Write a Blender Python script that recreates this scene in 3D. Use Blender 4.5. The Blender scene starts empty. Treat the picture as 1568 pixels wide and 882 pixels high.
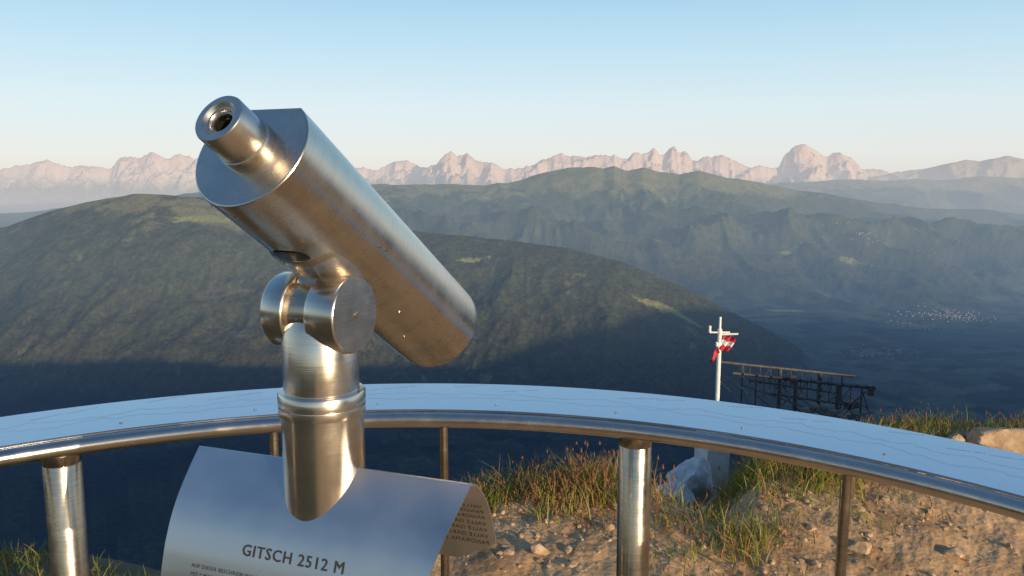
import bpy, math, random, bmesh
import numpy as np
from mathutils import Vector, Matrix, noise as mnoise
random.seed(7)
rng = np.random.default_rng(11)
scene = bpy.context.scene
rad = math.radians
SUN_EL, SUN_AZ = 10.8, 38.0     # azimuth measured from -Y towards +X

# ------------------------------------------------------------------ helpers
def link(o, parent=None):
    scene.collection.objects.link(o)
    if parent: o.parent = parent
    return o
def empty(name):
    e = bpy.data.objects.new(name, None); e.empty_display_size = 0.1
    return link(e)
def mesh_obj(name, verts, faces, mat, parent=None, smooth=True, sharp=35):
    me = bpy.data.meshes.new(name)
    me.from_pydata([tuple(v) for v in verts], [], faces)
    me.update()
    if smooth:
        me.shade_smooth()
        me.set_sharp_from_angle(angle=rad(sharp))
    if mat: me.materials.append(mat)
    return link(bpy.data.objects.new(name, me), parent)
def basis(axis):
    a = Vector(axis).normalized()
    t = Vector((0, 0, 1)) if abs(a.z) < 0.95 else Vector((1, 0, 0))
    u = t.cross(a).normalized(); w = a.cross(u).normalized()
    return a, u, w
def lathe_geo(profile, origin, axis, segs=64):
    a, u, w = basis(axis); o = Vector(origin); V = []; F = []
    for (r, z) in profile:
        for i in range(segs):
            t = 2*math.pi*i/segs
            V.append(o + a*z + (u*math.cos(t) + w*math.sin(t))*max(r, 1e-5))
    n = len(profile)
    for j in range(n-1):
        for i in range(segs):
            k = (i+1) % segs
            F.append((j*segs+i, j*segs+k, (j+1)*segs+k, (j+1)*segs+i))
    return V, F
def lathe(name, profile, origin, axis, mat, parent=None, segs=64):
    V, F = lathe_geo(profile, origin, axis, segs)
    return mesh_obj(name, V, F, mat, parent)
def cyl_geo(p0, p1, r, segs=12):
    p0 = Vector(p0); p1 = Vector(p1); L = (p1-p0).length
    return lathe_geo([(0, 0), (r, 0), (r, L), (0, L)], p0, p1-p0, segs)
def box_geo(c, s, rot=0.0):
    V = []
    cr, sr = math.cos(rot), math.sin(rot)
    for z in (-.5, .5):
        for (x, y) in ((-.5, -.5), (.5, -.5), (.5, .5), (-.5, .5)):
            X, Y = x*s[0], y*s[1]
            V.append(Vector((c[0]+X*cr-Y*sr, c[1]+X*sr+Y*cr, c[2]+z*s[2])))
    F = [(3, 2, 1, 0), (4, 5, 6, 7), (0, 1, 5, 4), (1, 2, 6, 5), (2, 3, 7, 6), (3, 0, 4, 7)]
    return V, F
class Geo:
    def __init__(s): s.V = []; s.F = []
    def add(s, g):
        o = len(s.V); s.V += list(g[0]); s.F += [tuple(i+o for i in f) for f in g[1]]
    def obj(s, name, mat, parent=None, **k): return mesh_obj(name, s.V, s.F, mat, parent, **k)

# noise ---------------------------------------------------------------
_ga = rng.random(1024)*2*np.pi
GX, GY = np.cos(_ga), np.sin(_ga)
def perlin(x, y, seed=0):
    xi = np.floor(x).astype(np.int64); yi = np.floor(y).astype(np.int64)
    xf = x-xi; yf = y-yi
    def g(ix, iy, dx, dy):
        h = (ix*374761393 + iy*668265263 + seed*974634777) & 0xffffffff
        h = ((h ^ (h >> 13))*1274126177) & 0xffffffff
        h = (h ^ (h >> 16)) & 1023
        return GX[h]*dx + GY[h]*dy
    u = xf*xf*xf*(xf*(xf*6-15)+10); v = yf*yf*yf*(yf*(yf*6-15)+10)
    a = g(xi, yi, xf, yf); b = g(xi+1, yi, xf-1, yf)
    c = g(xi, yi+1, xf, yf-1); d = g(xi+1, yi+1, xf-1, yf-1)
    return (a+(b-a)*u + ((c+(d-c)*u)-(a+(b-a)*u))*v)*1.5
def fbm(x, y, o=4, seed=0, gain=.5):
    s = 0; a = 1; t = 0
    for i in range(o):
        s = s+a*perlin(x*2**i, y*2**i, seed+i); t += a; a *= gain
    return s/t
def ridged(x, y, o=4, seed=0, gain=.5):
    s = 0; a = 1; t = 0
    for i in range(o):
        s = s+a*(1-2*np.abs(perlin(x*2**i, y*2**i, seed+i))); t += a; a *= gain
    return s/t
def sst(a, b, x):
    t = np.clip((x-a)/(b-a), 0, 1); return t*t*(3-2*t)

# ------------------------------------------------------------------ node helpers
def new_mat(name):
    m = bpy.data.materials.new(name); m.use_nodes = True
    nt = m.node_tree; nt.nodes.clear()
    out = nt.nodes.new('ShaderNodeOutputMaterial')
    return m, nt, out
def N(nt, t, **k):
    n = nt.nodes.new(t)
    for a, b in k.items(): setattr(n, a, b)
    return n
def principled(name, col, rough=.5, metal=0., noise_scale=None, noise_amt=.15, bump=0., bump_scale=50., stretch=(1, 1, 1), rough_var=0.):
    m, nt, out = new_mat(name)
    p = N(nt, 'ShaderNodeBsdfPrincipled'); nt.links.new(p.outputs[0], out.inputs[0])
    p.inputs['Base Color'].default_value = (*col, 1); p.inputs['Roughness'].default_value = rough
    p.inputs['Metallic'].default_value = metal
    tc = N(nt, 'ShaderNodeTexCoord'); mp = N(nt, 'ShaderNodeMapping'); mp.inputs['Scale'].default_value = stretch
    nt.links.new(tc.outputs['Object'], mp.inputs[0])
    if noise_scale:
        n = N(nt, 'ShaderNodeTexNoise'); n.inputs['Scale'].default_value = noise_scale; n.inputs['Detail'].default_value = 6
        nt.links.new(mp.outputs[0], n.inputs['Vector'])
        r = N(nt, 'ShaderNodeMapRange'); r.inputs[1].default_value = .3; r.inputs[2].default_value = .7
        r.inputs[3].default_value = 1-noise_amt; r.inputs[4].default_value = 1+noise_amt
        nt.links.new(n.outputs[0], r.inputs[0])
        mx = N(nt, 'ShaderNodeMix', data_type='RGBA', blend_type='MULTIPLY'); mx.inputs[0].default_value = 1
        mx.inputs[6].default_value = (*col, 1); nt.links.new(r.outputs[0], mx.inputs[7])
        nt.links.new(mx.outputs[2], p.inputs['Base Color'])
        if rough_var:
            r2 = N(nt, 'ShaderNodeMapRange'); r2.inputs[1].default_value = .3; r2.inputs[2].default_value = .7
            r2.inputs[3].default_value = rough-rough_var; r2.inputs[4].default_value = rough+rough_var
            nt.links.new(n.outputs[0], r2.inputs[0]); nt.links.new(r2.outputs[0], p.inputs['Roughness'])
    if bump:
        n2 = N(nt, 'ShaderNodeTexNoise'); n2.inputs['Scale'].default_value = bump_scale; n2.inputs['Detail'].default_value = 4
        nt.links.new(mp.outputs[0], n2.inputs['Vector'])
        b = N(nt, 'ShaderNodeBump'); b.inputs['Strength'].default_value = bump; b.inputs['Distance'].default_value = .001
        nt.links.new(n2.outputs[0], b.inputs['Height']); nt.links.new(b.outputs[0], p.inputs['Normal'])
    return m
def brushed(name, col, rough, axis, grain=420., amt=.07, rvar=.07):
    """satin steel with fine grain running round the given axis"""
    m, nt, out = new_mat(name)
    p = N(nt, 'ShaderNodeBsdfPrincipled'); nt.links.new(p.outputs[0], out.inputs[0]); p.inputs['Metallic'].default_value = 1
    tc = N(nt, 'ShaderNodeTexCoord')
    dt = N(nt, 'ShaderNodeVectorMath', operation='DOT_PRODUCT'); dt.inputs[1].default_value = tuple(axis)
    nt.links.new(tc.outputs['Object'], dt.inputs[0])
    sc = N(nt, 'ShaderNodeVectorMath', operation='SCALE'); sc.inputs[3].default_value = 7.; nt.links.new(tc.outputs['Object'], sc.inputs[0])
    ml = N(nt, 'ShaderNodeMath', operation='MULTIPLY'); ml.inputs[1].default_value = grain; nt.links.new(dt.outputs['Value'], ml.inputs[0])
    vm = N(nt, 'ShaderNodeVectorMath', operation='SCALE'); vm.inputs[0].default_value = tuple(axis); nt.links.new(ml.outputs[0], vm.inputs[3])
    ad = N(nt, 'ShaderNodeVectorMath', operation='ADD'); nt.links.new(sc.outputs[0], ad.inputs[0]); nt.links.new(vm.outputs[0], ad.inputs[1])
    n = N(nt, 'ShaderNodeTexNoise'); n.inputs['Scale'].default_value = 1.; n.inputs['Detail'].default_value = 3; nt.links.new(ad.outputs[0], n.inputs['Vector'])
    big = N(nt, 'ShaderNodeTexNoise'); big.inputs['Scale'].default_value = 16; big.inputs['Detail'].default_value = 8; big.inputs['Roughness'].default_value = .65; nt.links.new(tc.outputs['Object'], big.inputs['Vector'])
    r = N(nt, 'ShaderNodeMapRange'); r.inputs[1].default_value = .3; r.inputs[2].default_value = .7; r.inputs[3].default_value = rough-rvar; r.inputs[4].default_value = rough+rvar
    nt.links.new(big.outputs[0], r.inputs[0]); nt.links.new(r.outputs[0], p.inputs['Roughness'])
    r2 = N(nt, 'ShaderNodeMapRange'); r2.inputs[1].default_value = .25; r2.inputs[2].default_value = .75; r2.inputs[3].default_value = 1-amt; r2.inputs[4].default_value = 1+amt
    nt.links.new(n.outputs[0], r2.inputs[0])
    r3 = N(nt, 'ShaderNodeMapRange'); r3.inputs[1].default_value = .3; r3.inputs[2].default_value = .7; r3.inputs[3].default_value = 1-amt; r3.inputs[4].default_value = 1+amt
    nt.links.new(big.outputs[0], r3.inputs[0])
    mm = N(nt, 'ShaderNodeMath', operation='MULTIPLY'); nt.links.new(r2.outputs[0], mm.inputs[0]); nt.links.new(r3.outputs[0], mm.inputs[1])
    mx = N(nt, 'ShaderNodeMix', data_type='RGBA', blend_type='MULTIPLY'); mx.inputs[0].default_value = 1; mx.inputs[6].default_value = (*col, 1)
    nt.links.new(mm.outputs[0], mx.inputs[7]); nt.links.new(mx.outputs[2], p.inputs['Base Color'])
    b = N(nt, 'ShaderNodeBump'); b.inputs['Strength'].default_value = .25; b.inputs['Distance'].default_value = .0004
    nt.links.new(n.outputs[0], b.inputs['Height']); nt.links.new(b.outputs[0], p.inputs['Normal'])
    return m
d = Vector((.335, .768, -.546)).normalized()
STEEL_B = brushed('brushed_steel_barrel', (.62, .56, .49), .28, d)
STEEL = brushed('brushed_steel', (.65, .59, .52), .23, (0, 0, 1))
STEEL_POST = brushed('satin_steel', (.45, .385, .31), .22, (0, 0, 1), 200, .16, .08)
PLATE = principled('rolled_sheet_steel', (.66, .655, .66), .33, 1, 9, .07, .08, 220, (1, 1, 1), .06)
RAILPLATE = principled('panorama_sheet_steel', (.56, .60, .67), .22, 1, 5, .08, .05, 150, (1, 1, 1), .08)
DARK = principled('dark_recess', (.012, .012, .013), .35)
LENS = principled('lens_glass', (.01, .01, .015), .05)
ENGR = principled('engraved_grey', (.035, .032, .03), .6)
ENGR2 = principled('engraved_faint', (.36, .34, .36), .45, .5)

# ------------------------------------------------------------------ camera
cam = bpy.data.cameras.new('camera'); cam.lens = 28; cam.sensor_width = 36
cam.clip_start = .02; cam.clip_end = 200000
co = link(bpy.data.objects.new('camera', cam))
co.location = (0, 0, 1.7); co.rotation_euler = (rad(90-8.2), 0, 0)
scene.camera = co

# ------------------------------------------------------------------ ground / landscape
VAL = -1750.
def brow(x):
    return 3.80 + 1.0*sst(.6, 3.2, x) + .12*np.sin(x*2.3+1) + .08*np.sin(x*5.1) - .75*sst(-.3, -1.1, x) - .32*np.exp(-((x-1.03)/.2)**2)
def near_h(x, y):
    yb = brow(np.clip(x, -60, 60))
    d = y-yb
    flat = .136*sst(2.6, 4.4, y)*sst(-.5, 1.5, x)*(1-.8*sst(1.9, 2.8, x)) + .03*fbm(x*1.1, y*1.1, 3, 5) + .022*fbm(x*5, y*5, 3, 9) + .006*fbm(x*22, y*22, 2, 19)
    sl = .72 - .36*sst(1.2, 2.6, x/np.maximum(np.abs(y)/5, 1))*(1-sst(9, 22, y))
    dd = np.maximum(d, 0)
    drop = sl*(dd*dd/(dd+.5))
    drop = drop + .04*fbm(x*.9, y*.9, 4, 31)*np.clip(dd, 0, 3)
    return flat*(1-sst(0, 1.5, d)) - drop
U = 1/1233.
def skyline(pts):
    a = np.array(pts, float); return a[:, 0]*U, a[:, 1]*U
DOL_L = skyline([(-1500,8),(-1100,10),(-900,4),(-784,5),(-754,13),(-730,14),(-709,18),(-690,13),(-674,12),(-650,12),(-634,8),(-619,4),(-608,14),(-599,22),(-575,25),(-549,29),(-524,24),(-505,27),(-484,25),(-440,20),(-400,18),(-300,14),(-214,4),(-184,14),(-159,18),(-144,10),(-90,2),(0,-10),(1500,-30)])
DOL_R = skyline([(-1500,-60),(-200,-40),(-154,-10),(-144,0),(-134,7),(-116,12),(-104,25),(-92,34),(-84,26),(-76,27),(-69,29),(-54,19),(-24,13),(-9,4),(16,6),(46,18),(60,24),(76,29),(96,24),(126,24),(156,27),(176,22),(186,34),(198,27),(207,31),(216,39),(231,24),(238,33),(246,39),(257,30),(264,34),(276,18),(296,22),(308,23),(321,29),(341,14),(386,8),(408,8),(415,24),(428,35),(441,41),(452,38),(461,35),(472,27),(481,24),(492,28),(501,29),(516,25),(527,15),(536,6),(576,2),(616,-2),(646,-4),(700,-6),(1500,-10)])
DRK = skyline([(-1500,-60),(500,-40),(560,-5),(600,3),(616,5),(646,9),(670,15),(696,20),(715,17),(730,20),(756,26),(784,20),(830,14),(950,18),(1500,10)])
BR = skyline([(-1500,-60),(-784,-62),(-600,-45),(-500,-30),(-300,-20),(-204,-17),(-84,-18),(-44,-19),(-4,-14),(36,-3),(60,3),(86,7),(121,9),(140,6),(156,10),(176,5),(201,9),(226,1),(256,-2),(286,5),(316,-2),(366,-9),(416,-20),(466,-30),(566,-42),(666,-52),(784,-60),(900,-50),(1500,-30)])
CR_ = skyline([(-1500,-80),(200,-60),(366,-22),(416,-14),(466,-12),(520,-9),(566,-11),(620,-7),(666,-9),(720,-5),(784,-7),(900,0),(1500,10)])
AR = skyline([(-1500,-120),(-1000,-110),(-784,-82),(-724,-60),(-654,-43),(-584,-31),(-534,-32),(-484,-35),(-434,-43),(-284,-62),(-184,-84),(-84,-95),(16,-105),(86,-114),(166,-135),(266,-175),(366,-225),(446,-266),(486,-305),(530,-360),(1500,-400)])
def far_h(X, Y):
    Ys = np.maximum(Y, 50.); u = X/Ys
    wx = 260*fbm(X/1500, Y/1500, 2, 71); wy = 260*fbm(X/1500, Y/1500, 2, 77)
    n1 = ridged((X+wx)/1500, (Y+wy)/2600, 5, 3, .52)
    n2 = fbm(X/420, Y/420, 4, 13)
    floor = VAL + 25*fbm(X/900, Y/900, 3, 21)
    z = floor.copy()
    Yc = 8800 - 1500*sst(-.2, .35, u); Yf = 5600 - 300*sst(-.1, .4, u)
    c = np.interp(u, *AR)*Yc
    s = (Yc-Y)/(Yc-Yf)
    front = c + (floor-c)*np.clip(s, 0, 1)**1.12
    back = c - .42*(Y-Yc)
    a = np.where(s > 0, front, back)
    w = np.clip(s*1.8, 0, 1)*(1-np.clip((s-.75)*4, 0, 1))
    a = a + w*(170*(n1-.35)+35*n2) + 14*n2
    a = np.where(c < floor, -5000, a)
    z = np.maximum(z, a)
    m1 = ridged((X+wx*2+.45*Y)/3000, (Y+wy*2)/6500, 5, 43, .48)
    for (tab, Yc, Yf, amp) in ((BR, 16000., 10300 + 500*np.sin(u*9), 900), (CR_, 20500., 15000+0*u, 620)):
        c = np.interp(u, *tab)*Yc
        s = (Yc-Y)/(Yc-Yf)
        front = c + (floor-c)*np.clip(s, 0, 1)**.95
        back = c - .35*(Y-Yc)
        b = np.where(s > 0, front, back)
        w = np.clip(np.abs(s)*2.2+.08, 0, 1)*(1-np.clip((s-.7)*3.3, 0, 1))
        b = b + w*(amp*(m1-.45)+60*n2) + 16*n2
        z = np.maximum(z, b)
    r1 = ridged(X/1300, Y/1500, 5, 51, .55); j = ridged(X/420, Y/700, 3, 57, .55)
    jit = fbm(X/650, X*0+.5, 3, 61, .6)
    jag = ridged(X/800, X*0+.7, 5, 64, .58)
    for (sk, Yc, k, ja) in ((DOL_L, 27000., 0, 1), (DOL_R, 25500., 1, 1), (DRK, 24800, 2, .25)):
        c = np.interp(u, *sk)*Yc + ja*(jit*60 + (jag-.3)*150) + 10
        off = 700*fbm(X/2500, X*0+k*7.3, 2, 81)
        d = np.abs(Y-Yc-off)
        prof = np.where(d < 420, d*1.25, 525+(d-420)*.40) if ja == 1 else d*.45
        zz = c - prof + np.clip(d/400, 0, 1)*(620*(r1-.35)+170*(j-.4))*(1 if ja == 1 else .4)
        z = np.maximum(z, zz)
    back = -900+ 400*fbm(X/6000, Y/6000, 3, 91)
    z = np.where(Y > 17500, np.maximum(z, back), z)
    return z
def own_back(X, Y):
    h = 40*sst(500, 3000, np.abs(X)) + 1050*sst(3800, 9000, X)  # unseen ridge behind the camera, raised on the right to shade the valley
    t = sst(150, 2500, -Y)
    z = h*t - sst(4000, 9000, -Y)*1500
    return z + t*60*fbm(X/900, Y/900, 4, 101)
def height(X, Y):
    R = np.hypot(X, Y)
    zn = near_h(X, Y)
    far = far_h(X, Y)
    side = 3000*fbm(X/2500, X*0+3.1, 3, 111)*sst(300, 3000, R)*0.06
    own = zn + side + 45*fbm(X/300, Y/300, 4, 121)*sst(80, 800, R)
    zf = np.maximum(own, far)
    zb = zn*(1-sst(50, 400, R)) + own_back(X, Y)
    return np.where(Y > 0, zf, zb)
cols = np.concatenate([np.linspace(-40, 40, 940), np.linspace(40, 320, 150)[1:-1]])
rows = np.concatenate([np.linspace(.2, 2.5, 14)[:-1], np.linspace(2.5, 6.6, 130)[:-1], np.geomspace(6.6, 60, 40)[:-1],
    np.geomspace(60, 4600, 50)[:-1], np.linspace(4600, 10500, 200)[:-1], np.linspace(10500, 21000, 180)[:-1],
    np.linspace(21000, 24000, 30)[:-1], np.linspace(24000, 28200, 120)[:-1], np.geomspace(28200, 100000, 14)])
A = np.radians(cols)
RR, AA = np.meshgrid(rows, A, indexing='ij')
wrap = np.abs((AA+np.pi) % (2*np.pi) - np.pi)
RR = RR/np.cos(np.minimum(wrap, rad(40)))
X = RR*np.sin(AA); Y = RR*np.cos(AA)
Z = height(X, Y)
nr, nc = X.shape
verts = np.stack([X, Y, Z], -1).reshape(-1, 3)
i = np.arange(nr-1)[:, None]*nc; jj = np.arange(nc)[None, :]; k = (jj+1) % nc
faces = np.stack([i+jj, i+nc+jj, i+nc+k, i+k], -1).reshape(-1, 4)
dzdr = np.gradient(Z, axis=0)/np.gradient(RR, axis=0)
dza = np.gradient(Z, axis=1)/np.maximum(RR*np.abs(np.gradient(AA, axis=1)), 1e-3)
slope = np.hypot(dzdr, dza)
forest = np.array([.088, .088, .046]); meadow = np.array([.23, .205, .095]); field = np.array([.12, .15, .08]); rock = np.array([.62, .45, .35]); scree = np.array([.26, .21, .17])
nA = fbm(X/700, Y/700, 5, 201, .6); nB = fbm(X/160, Y/160, 4, 211, .6); nC = fbm(X/60, Y/60, 3, 221)
me_ = sst(-.12, .14, nA*.55 + nB*.25 + (Z+400)/700.)
me_ = np.maximum(me_, .8*sst(.30, .38, nA*.6+nB*.5)*(Z > VAL+150)*(slope < .55)*(Y < 14000))
col = forest*(1+.5*nC[..., None]+.4*nB[..., None])
col = col*(1-me_[..., None]) + (meadow*(1+.3*nB[..., None]))*me_[..., None]
flat = sst(160, 60, Z-VAL)
dk_ = 1-.65*sst(2600, 900, X)*sst(12000, 9000, Y)
cx = np.floor((X+.4*Y)/230+.6*nA); cy = np.floor((Y-.3*X)/160+.6*nB)
hsh = np.abs(np.sin(cx*12.9898+cy*78.233)*43758.5453) % 1
fcol = field*(.25+1.1*hsh[..., None])
wd_ = flat*.8*sst(-.25, .05, nA+.2)*dk_
col = col*(1-flat[..., None]*.5)
col = col*(1-wd_[..., None]) + fcol*wd_[..., None]
tr = np.abs(fbm(X/900, Z/260, 2, 231))
trk = sst(.010, .003, tr)*(Y > 5000)*(Y < 11000)*(slope > .1)
col = col*(1-trk[..., None]*.5)+np.array([.18, .15, .11])*trk[..., None]*.5
# clearings on the hillsides
for (px, py, sx_, sy_, a_) in ((-3050, 8250, 420, 100, .1), (-2500, 8330, 250, 60, 0), (1330, 7020, 250, 60, -.4), (1530, 6900, 130, 40, -.5), (3500, 10120, 260, 90, 0), (5120, 11950, 260, 110, 0), (4300, 12300, 140, 70, 0), (-400, 7900, 160, 50, .2)):
    dx = (X-px)*math.cos(a_)+(Y-py)*math.sin(a_); dy = -(X-px)*math.sin(a_)+(Y-py)*math.cos(a_)
    q = sst(1.15, .8, np.sqrt((dx/sx_)**2+(dy/sy_)**2)+.9*nB)
    col = col*(1-q[..., None]) + np.array([.34, .33, .12])*q[..., None]
rk = sst(21500, 23500, Y)
rkf = rk*sst(-500, -50, Z+200*nA)*(1-.75*sst(.44, .50, X/np.maximum(Y, 50)))
col = col*(1-rkf[..., None]) + (rock*(1+.22*nA[..., None]))*rkf[..., None]
sc = rkf*sst(.9, .45, slope)*sst(-500, 0, Z)
col = col*(1-.5*sc[..., None]) + scree*.5*sc[..., None]
col = np.clip(col, .01, .9)
me = bpy.data.meshes.new('ground')
nv, nf = len(verts), len(faces)
me.vertices.add(nv); me.vertices.foreach_set('co', verts.astype(np.float32).ravel())
me.loops.add(nf*4); me.loops.foreach_set('vertex_index', faces.astype(np.int32).ravel())
me.polygons.add(nf); me.polygons.foreach_set('loop_start', (np.arange(nf)*4).astype(np.int32))
me.polygons.foreach_set('loop_total', np.full(nf, 4, np.int32))
mi = np.repeat((rows[:-1] > 45).astype(np.int32), nc)
me.polygons.foreach_set('use_smooth', np.ones(nf, bool))
at = me.color_attributes.new('Col', 'FLOAT_COLOR', 'POINT')
c4 = np.ones((nv, 4), np.float32); c4[:, :3] = col.reshape(-1, 3)
at.data.foreach_set('color', c4.ravel())
me.update(calc_edges=True)

def near_material():
    m, nt, out = new_mat('dirt_ground')
    p = N(nt, 'ShaderNodeBsdfPrincipled'); p.inputs['Roughness'].default_value = .95
    nt.links.new(p.outputs[0], out.inputs[0])
    g = N(nt, 'ShaderNodeNewGeometry')
    n1 = N(nt, 'ShaderNodeTexNoise'); n1.inputs['Scale'].default_value = 2.6; n1.inputs['Detail'].default_value = 9; n1.inputs['Roughness'].default_value = .62
    n2 = N(nt, 'ShaderNodeTexNoise'); n2.inputs['Scale'].default_value = 34; n2.inputs['Detail'].default_value = 7
    for n in (n1, n2): nt.links.new(g.outputs['Position'], n.inputs['Vector'])
    r = N(nt, 'ShaderNodeValToRGB'); e = r.color_ramp.elements
    e[0].position = .3; e[0].color = (.30, .165, .075, 1); e[1].position = .72; e[1].color = (.68, .45, .24, 1)
    x = e.new(.5); x.color = (.54, .33, .16, 1)
    nt.links.new(n1.outputs[0], r.inputs[0])
    mx = N(nt, 'ShaderNodeMix', data_type='RGBA', blend_type='MULTIPLY'); mx.inputs[0].default_value = .6
    r2 = N(nt, 'ShaderNodeMapRange'); r2.inputs[1].default_value = .3; r2.inputs[2].default_value = .7; r2.inputs[3].default_value = .6; r2.inputs[4].default_value = 1.3
    nt.links.new(n2.outputs[0], r2.inputs[0]); nt.links.new(r.outputs[0], mx.inputs[6]); nt.links.new(r2.outputs[0], mx.inputs[7])
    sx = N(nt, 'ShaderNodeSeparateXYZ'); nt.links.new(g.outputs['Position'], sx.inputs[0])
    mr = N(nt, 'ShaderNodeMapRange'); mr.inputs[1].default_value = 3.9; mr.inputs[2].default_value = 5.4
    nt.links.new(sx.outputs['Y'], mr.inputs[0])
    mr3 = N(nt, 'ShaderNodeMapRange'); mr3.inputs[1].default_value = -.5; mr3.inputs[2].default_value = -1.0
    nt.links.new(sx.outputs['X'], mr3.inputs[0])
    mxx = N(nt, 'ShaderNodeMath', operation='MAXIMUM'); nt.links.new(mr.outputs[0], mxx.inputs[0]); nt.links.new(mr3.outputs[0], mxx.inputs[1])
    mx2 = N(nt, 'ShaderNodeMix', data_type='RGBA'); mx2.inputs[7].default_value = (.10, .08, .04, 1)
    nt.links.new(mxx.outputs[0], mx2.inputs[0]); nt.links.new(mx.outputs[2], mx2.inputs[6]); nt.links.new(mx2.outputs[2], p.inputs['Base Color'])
    b = N(nt, 'ShaderNodeBump'); b.inputs['Strength'].default_value = .7; b.inputs['Distance'].default_value = .014
    nt.links.new(n2.outputs[0], b.inputs['Height']); nt.links.new(b.outputs[0], p.inputs['Normal'])
    return m
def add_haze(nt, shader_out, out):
    """aerial haze painted as emission by summit distance; thicker and darkened for shaded valley air"""
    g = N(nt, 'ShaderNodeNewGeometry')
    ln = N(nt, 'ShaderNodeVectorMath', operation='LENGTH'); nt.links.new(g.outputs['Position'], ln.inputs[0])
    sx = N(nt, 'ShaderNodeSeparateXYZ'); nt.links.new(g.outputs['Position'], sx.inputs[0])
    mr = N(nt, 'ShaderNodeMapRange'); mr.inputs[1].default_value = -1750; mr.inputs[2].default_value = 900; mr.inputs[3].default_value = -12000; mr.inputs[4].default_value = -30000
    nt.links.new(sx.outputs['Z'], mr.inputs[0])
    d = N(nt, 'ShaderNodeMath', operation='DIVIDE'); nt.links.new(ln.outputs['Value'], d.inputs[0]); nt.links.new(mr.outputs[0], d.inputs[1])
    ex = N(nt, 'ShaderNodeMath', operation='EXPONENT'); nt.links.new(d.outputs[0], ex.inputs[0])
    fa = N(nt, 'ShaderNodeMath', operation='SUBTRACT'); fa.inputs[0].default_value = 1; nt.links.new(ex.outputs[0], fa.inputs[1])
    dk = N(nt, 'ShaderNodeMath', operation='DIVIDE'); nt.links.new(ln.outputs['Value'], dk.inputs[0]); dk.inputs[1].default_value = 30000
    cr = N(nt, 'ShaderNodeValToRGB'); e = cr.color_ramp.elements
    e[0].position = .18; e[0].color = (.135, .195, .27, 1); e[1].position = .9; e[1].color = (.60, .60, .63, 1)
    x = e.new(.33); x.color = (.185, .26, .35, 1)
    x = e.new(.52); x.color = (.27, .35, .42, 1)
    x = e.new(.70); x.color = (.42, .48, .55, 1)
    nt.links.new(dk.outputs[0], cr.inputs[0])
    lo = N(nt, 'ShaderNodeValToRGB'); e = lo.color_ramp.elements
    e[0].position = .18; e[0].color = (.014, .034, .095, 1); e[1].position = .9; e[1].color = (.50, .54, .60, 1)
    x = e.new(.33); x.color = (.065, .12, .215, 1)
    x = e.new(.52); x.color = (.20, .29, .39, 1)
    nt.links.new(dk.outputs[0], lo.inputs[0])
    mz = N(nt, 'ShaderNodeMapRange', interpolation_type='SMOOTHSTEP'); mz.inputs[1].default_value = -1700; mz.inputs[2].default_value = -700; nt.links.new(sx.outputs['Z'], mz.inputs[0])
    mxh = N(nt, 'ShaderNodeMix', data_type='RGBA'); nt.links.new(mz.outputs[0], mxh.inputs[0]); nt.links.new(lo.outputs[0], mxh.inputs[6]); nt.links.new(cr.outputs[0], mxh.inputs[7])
    em = N(nt, 'ShaderNodeEmission'); nt.links.new(mxh.outputs[2], em.inputs[0])  # glow painted over the surface as haze, darker low down for valley shade
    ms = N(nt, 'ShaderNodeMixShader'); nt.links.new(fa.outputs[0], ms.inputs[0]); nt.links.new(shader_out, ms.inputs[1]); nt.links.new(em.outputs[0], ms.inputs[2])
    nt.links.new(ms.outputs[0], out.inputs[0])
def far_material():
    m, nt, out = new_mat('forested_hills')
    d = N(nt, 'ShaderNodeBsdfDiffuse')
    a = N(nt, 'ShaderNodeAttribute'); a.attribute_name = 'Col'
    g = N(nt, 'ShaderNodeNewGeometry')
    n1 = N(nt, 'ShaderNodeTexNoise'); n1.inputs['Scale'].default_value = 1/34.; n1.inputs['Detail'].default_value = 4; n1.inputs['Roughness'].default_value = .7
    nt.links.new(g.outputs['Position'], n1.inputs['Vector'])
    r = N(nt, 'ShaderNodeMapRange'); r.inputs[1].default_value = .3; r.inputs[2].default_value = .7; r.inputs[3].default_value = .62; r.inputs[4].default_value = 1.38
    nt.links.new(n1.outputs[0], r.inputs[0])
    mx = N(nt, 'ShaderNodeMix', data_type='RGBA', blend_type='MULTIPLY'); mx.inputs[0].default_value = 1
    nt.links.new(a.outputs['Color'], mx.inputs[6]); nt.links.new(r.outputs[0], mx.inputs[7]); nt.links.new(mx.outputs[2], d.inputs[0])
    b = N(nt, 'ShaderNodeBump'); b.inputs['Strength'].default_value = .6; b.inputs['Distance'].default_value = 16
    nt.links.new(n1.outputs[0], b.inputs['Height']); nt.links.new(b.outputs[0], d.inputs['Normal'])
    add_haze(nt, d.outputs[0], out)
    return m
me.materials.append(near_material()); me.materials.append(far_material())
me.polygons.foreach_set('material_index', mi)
ground = link(bpy.data.objects.new('ground', me))
GXa = np.arange(-7, 9, .02); GYa = np.arange(1.5, 12, .02)
_mx, _my = np.meshgrid(GXa, GYa, indexing='ij'); _G = near_h(_mx, _my)
def gz(x, y):
    if -7 < x < 8.9 and 1.5 < y < 11.9:
        fx = (x+7)/.02; fy = (y-1.5)/.02; a, b = int(fx), int(fy); fx -= a; fy -= b
        return float(_G[a, b]*(1-fx)*(1-fy)+_G[a+1, b]*fx*(1-fy)+_G[a, b+1]*(1-fx)*fy+_G[a+1, b+1]*fx*fy)
    return float(near_h(np.array([float(x)]), np.array([float(y)]))[0])
def brow1(x): return float(np.interp(x, GXa, brow(GXa)))

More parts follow.
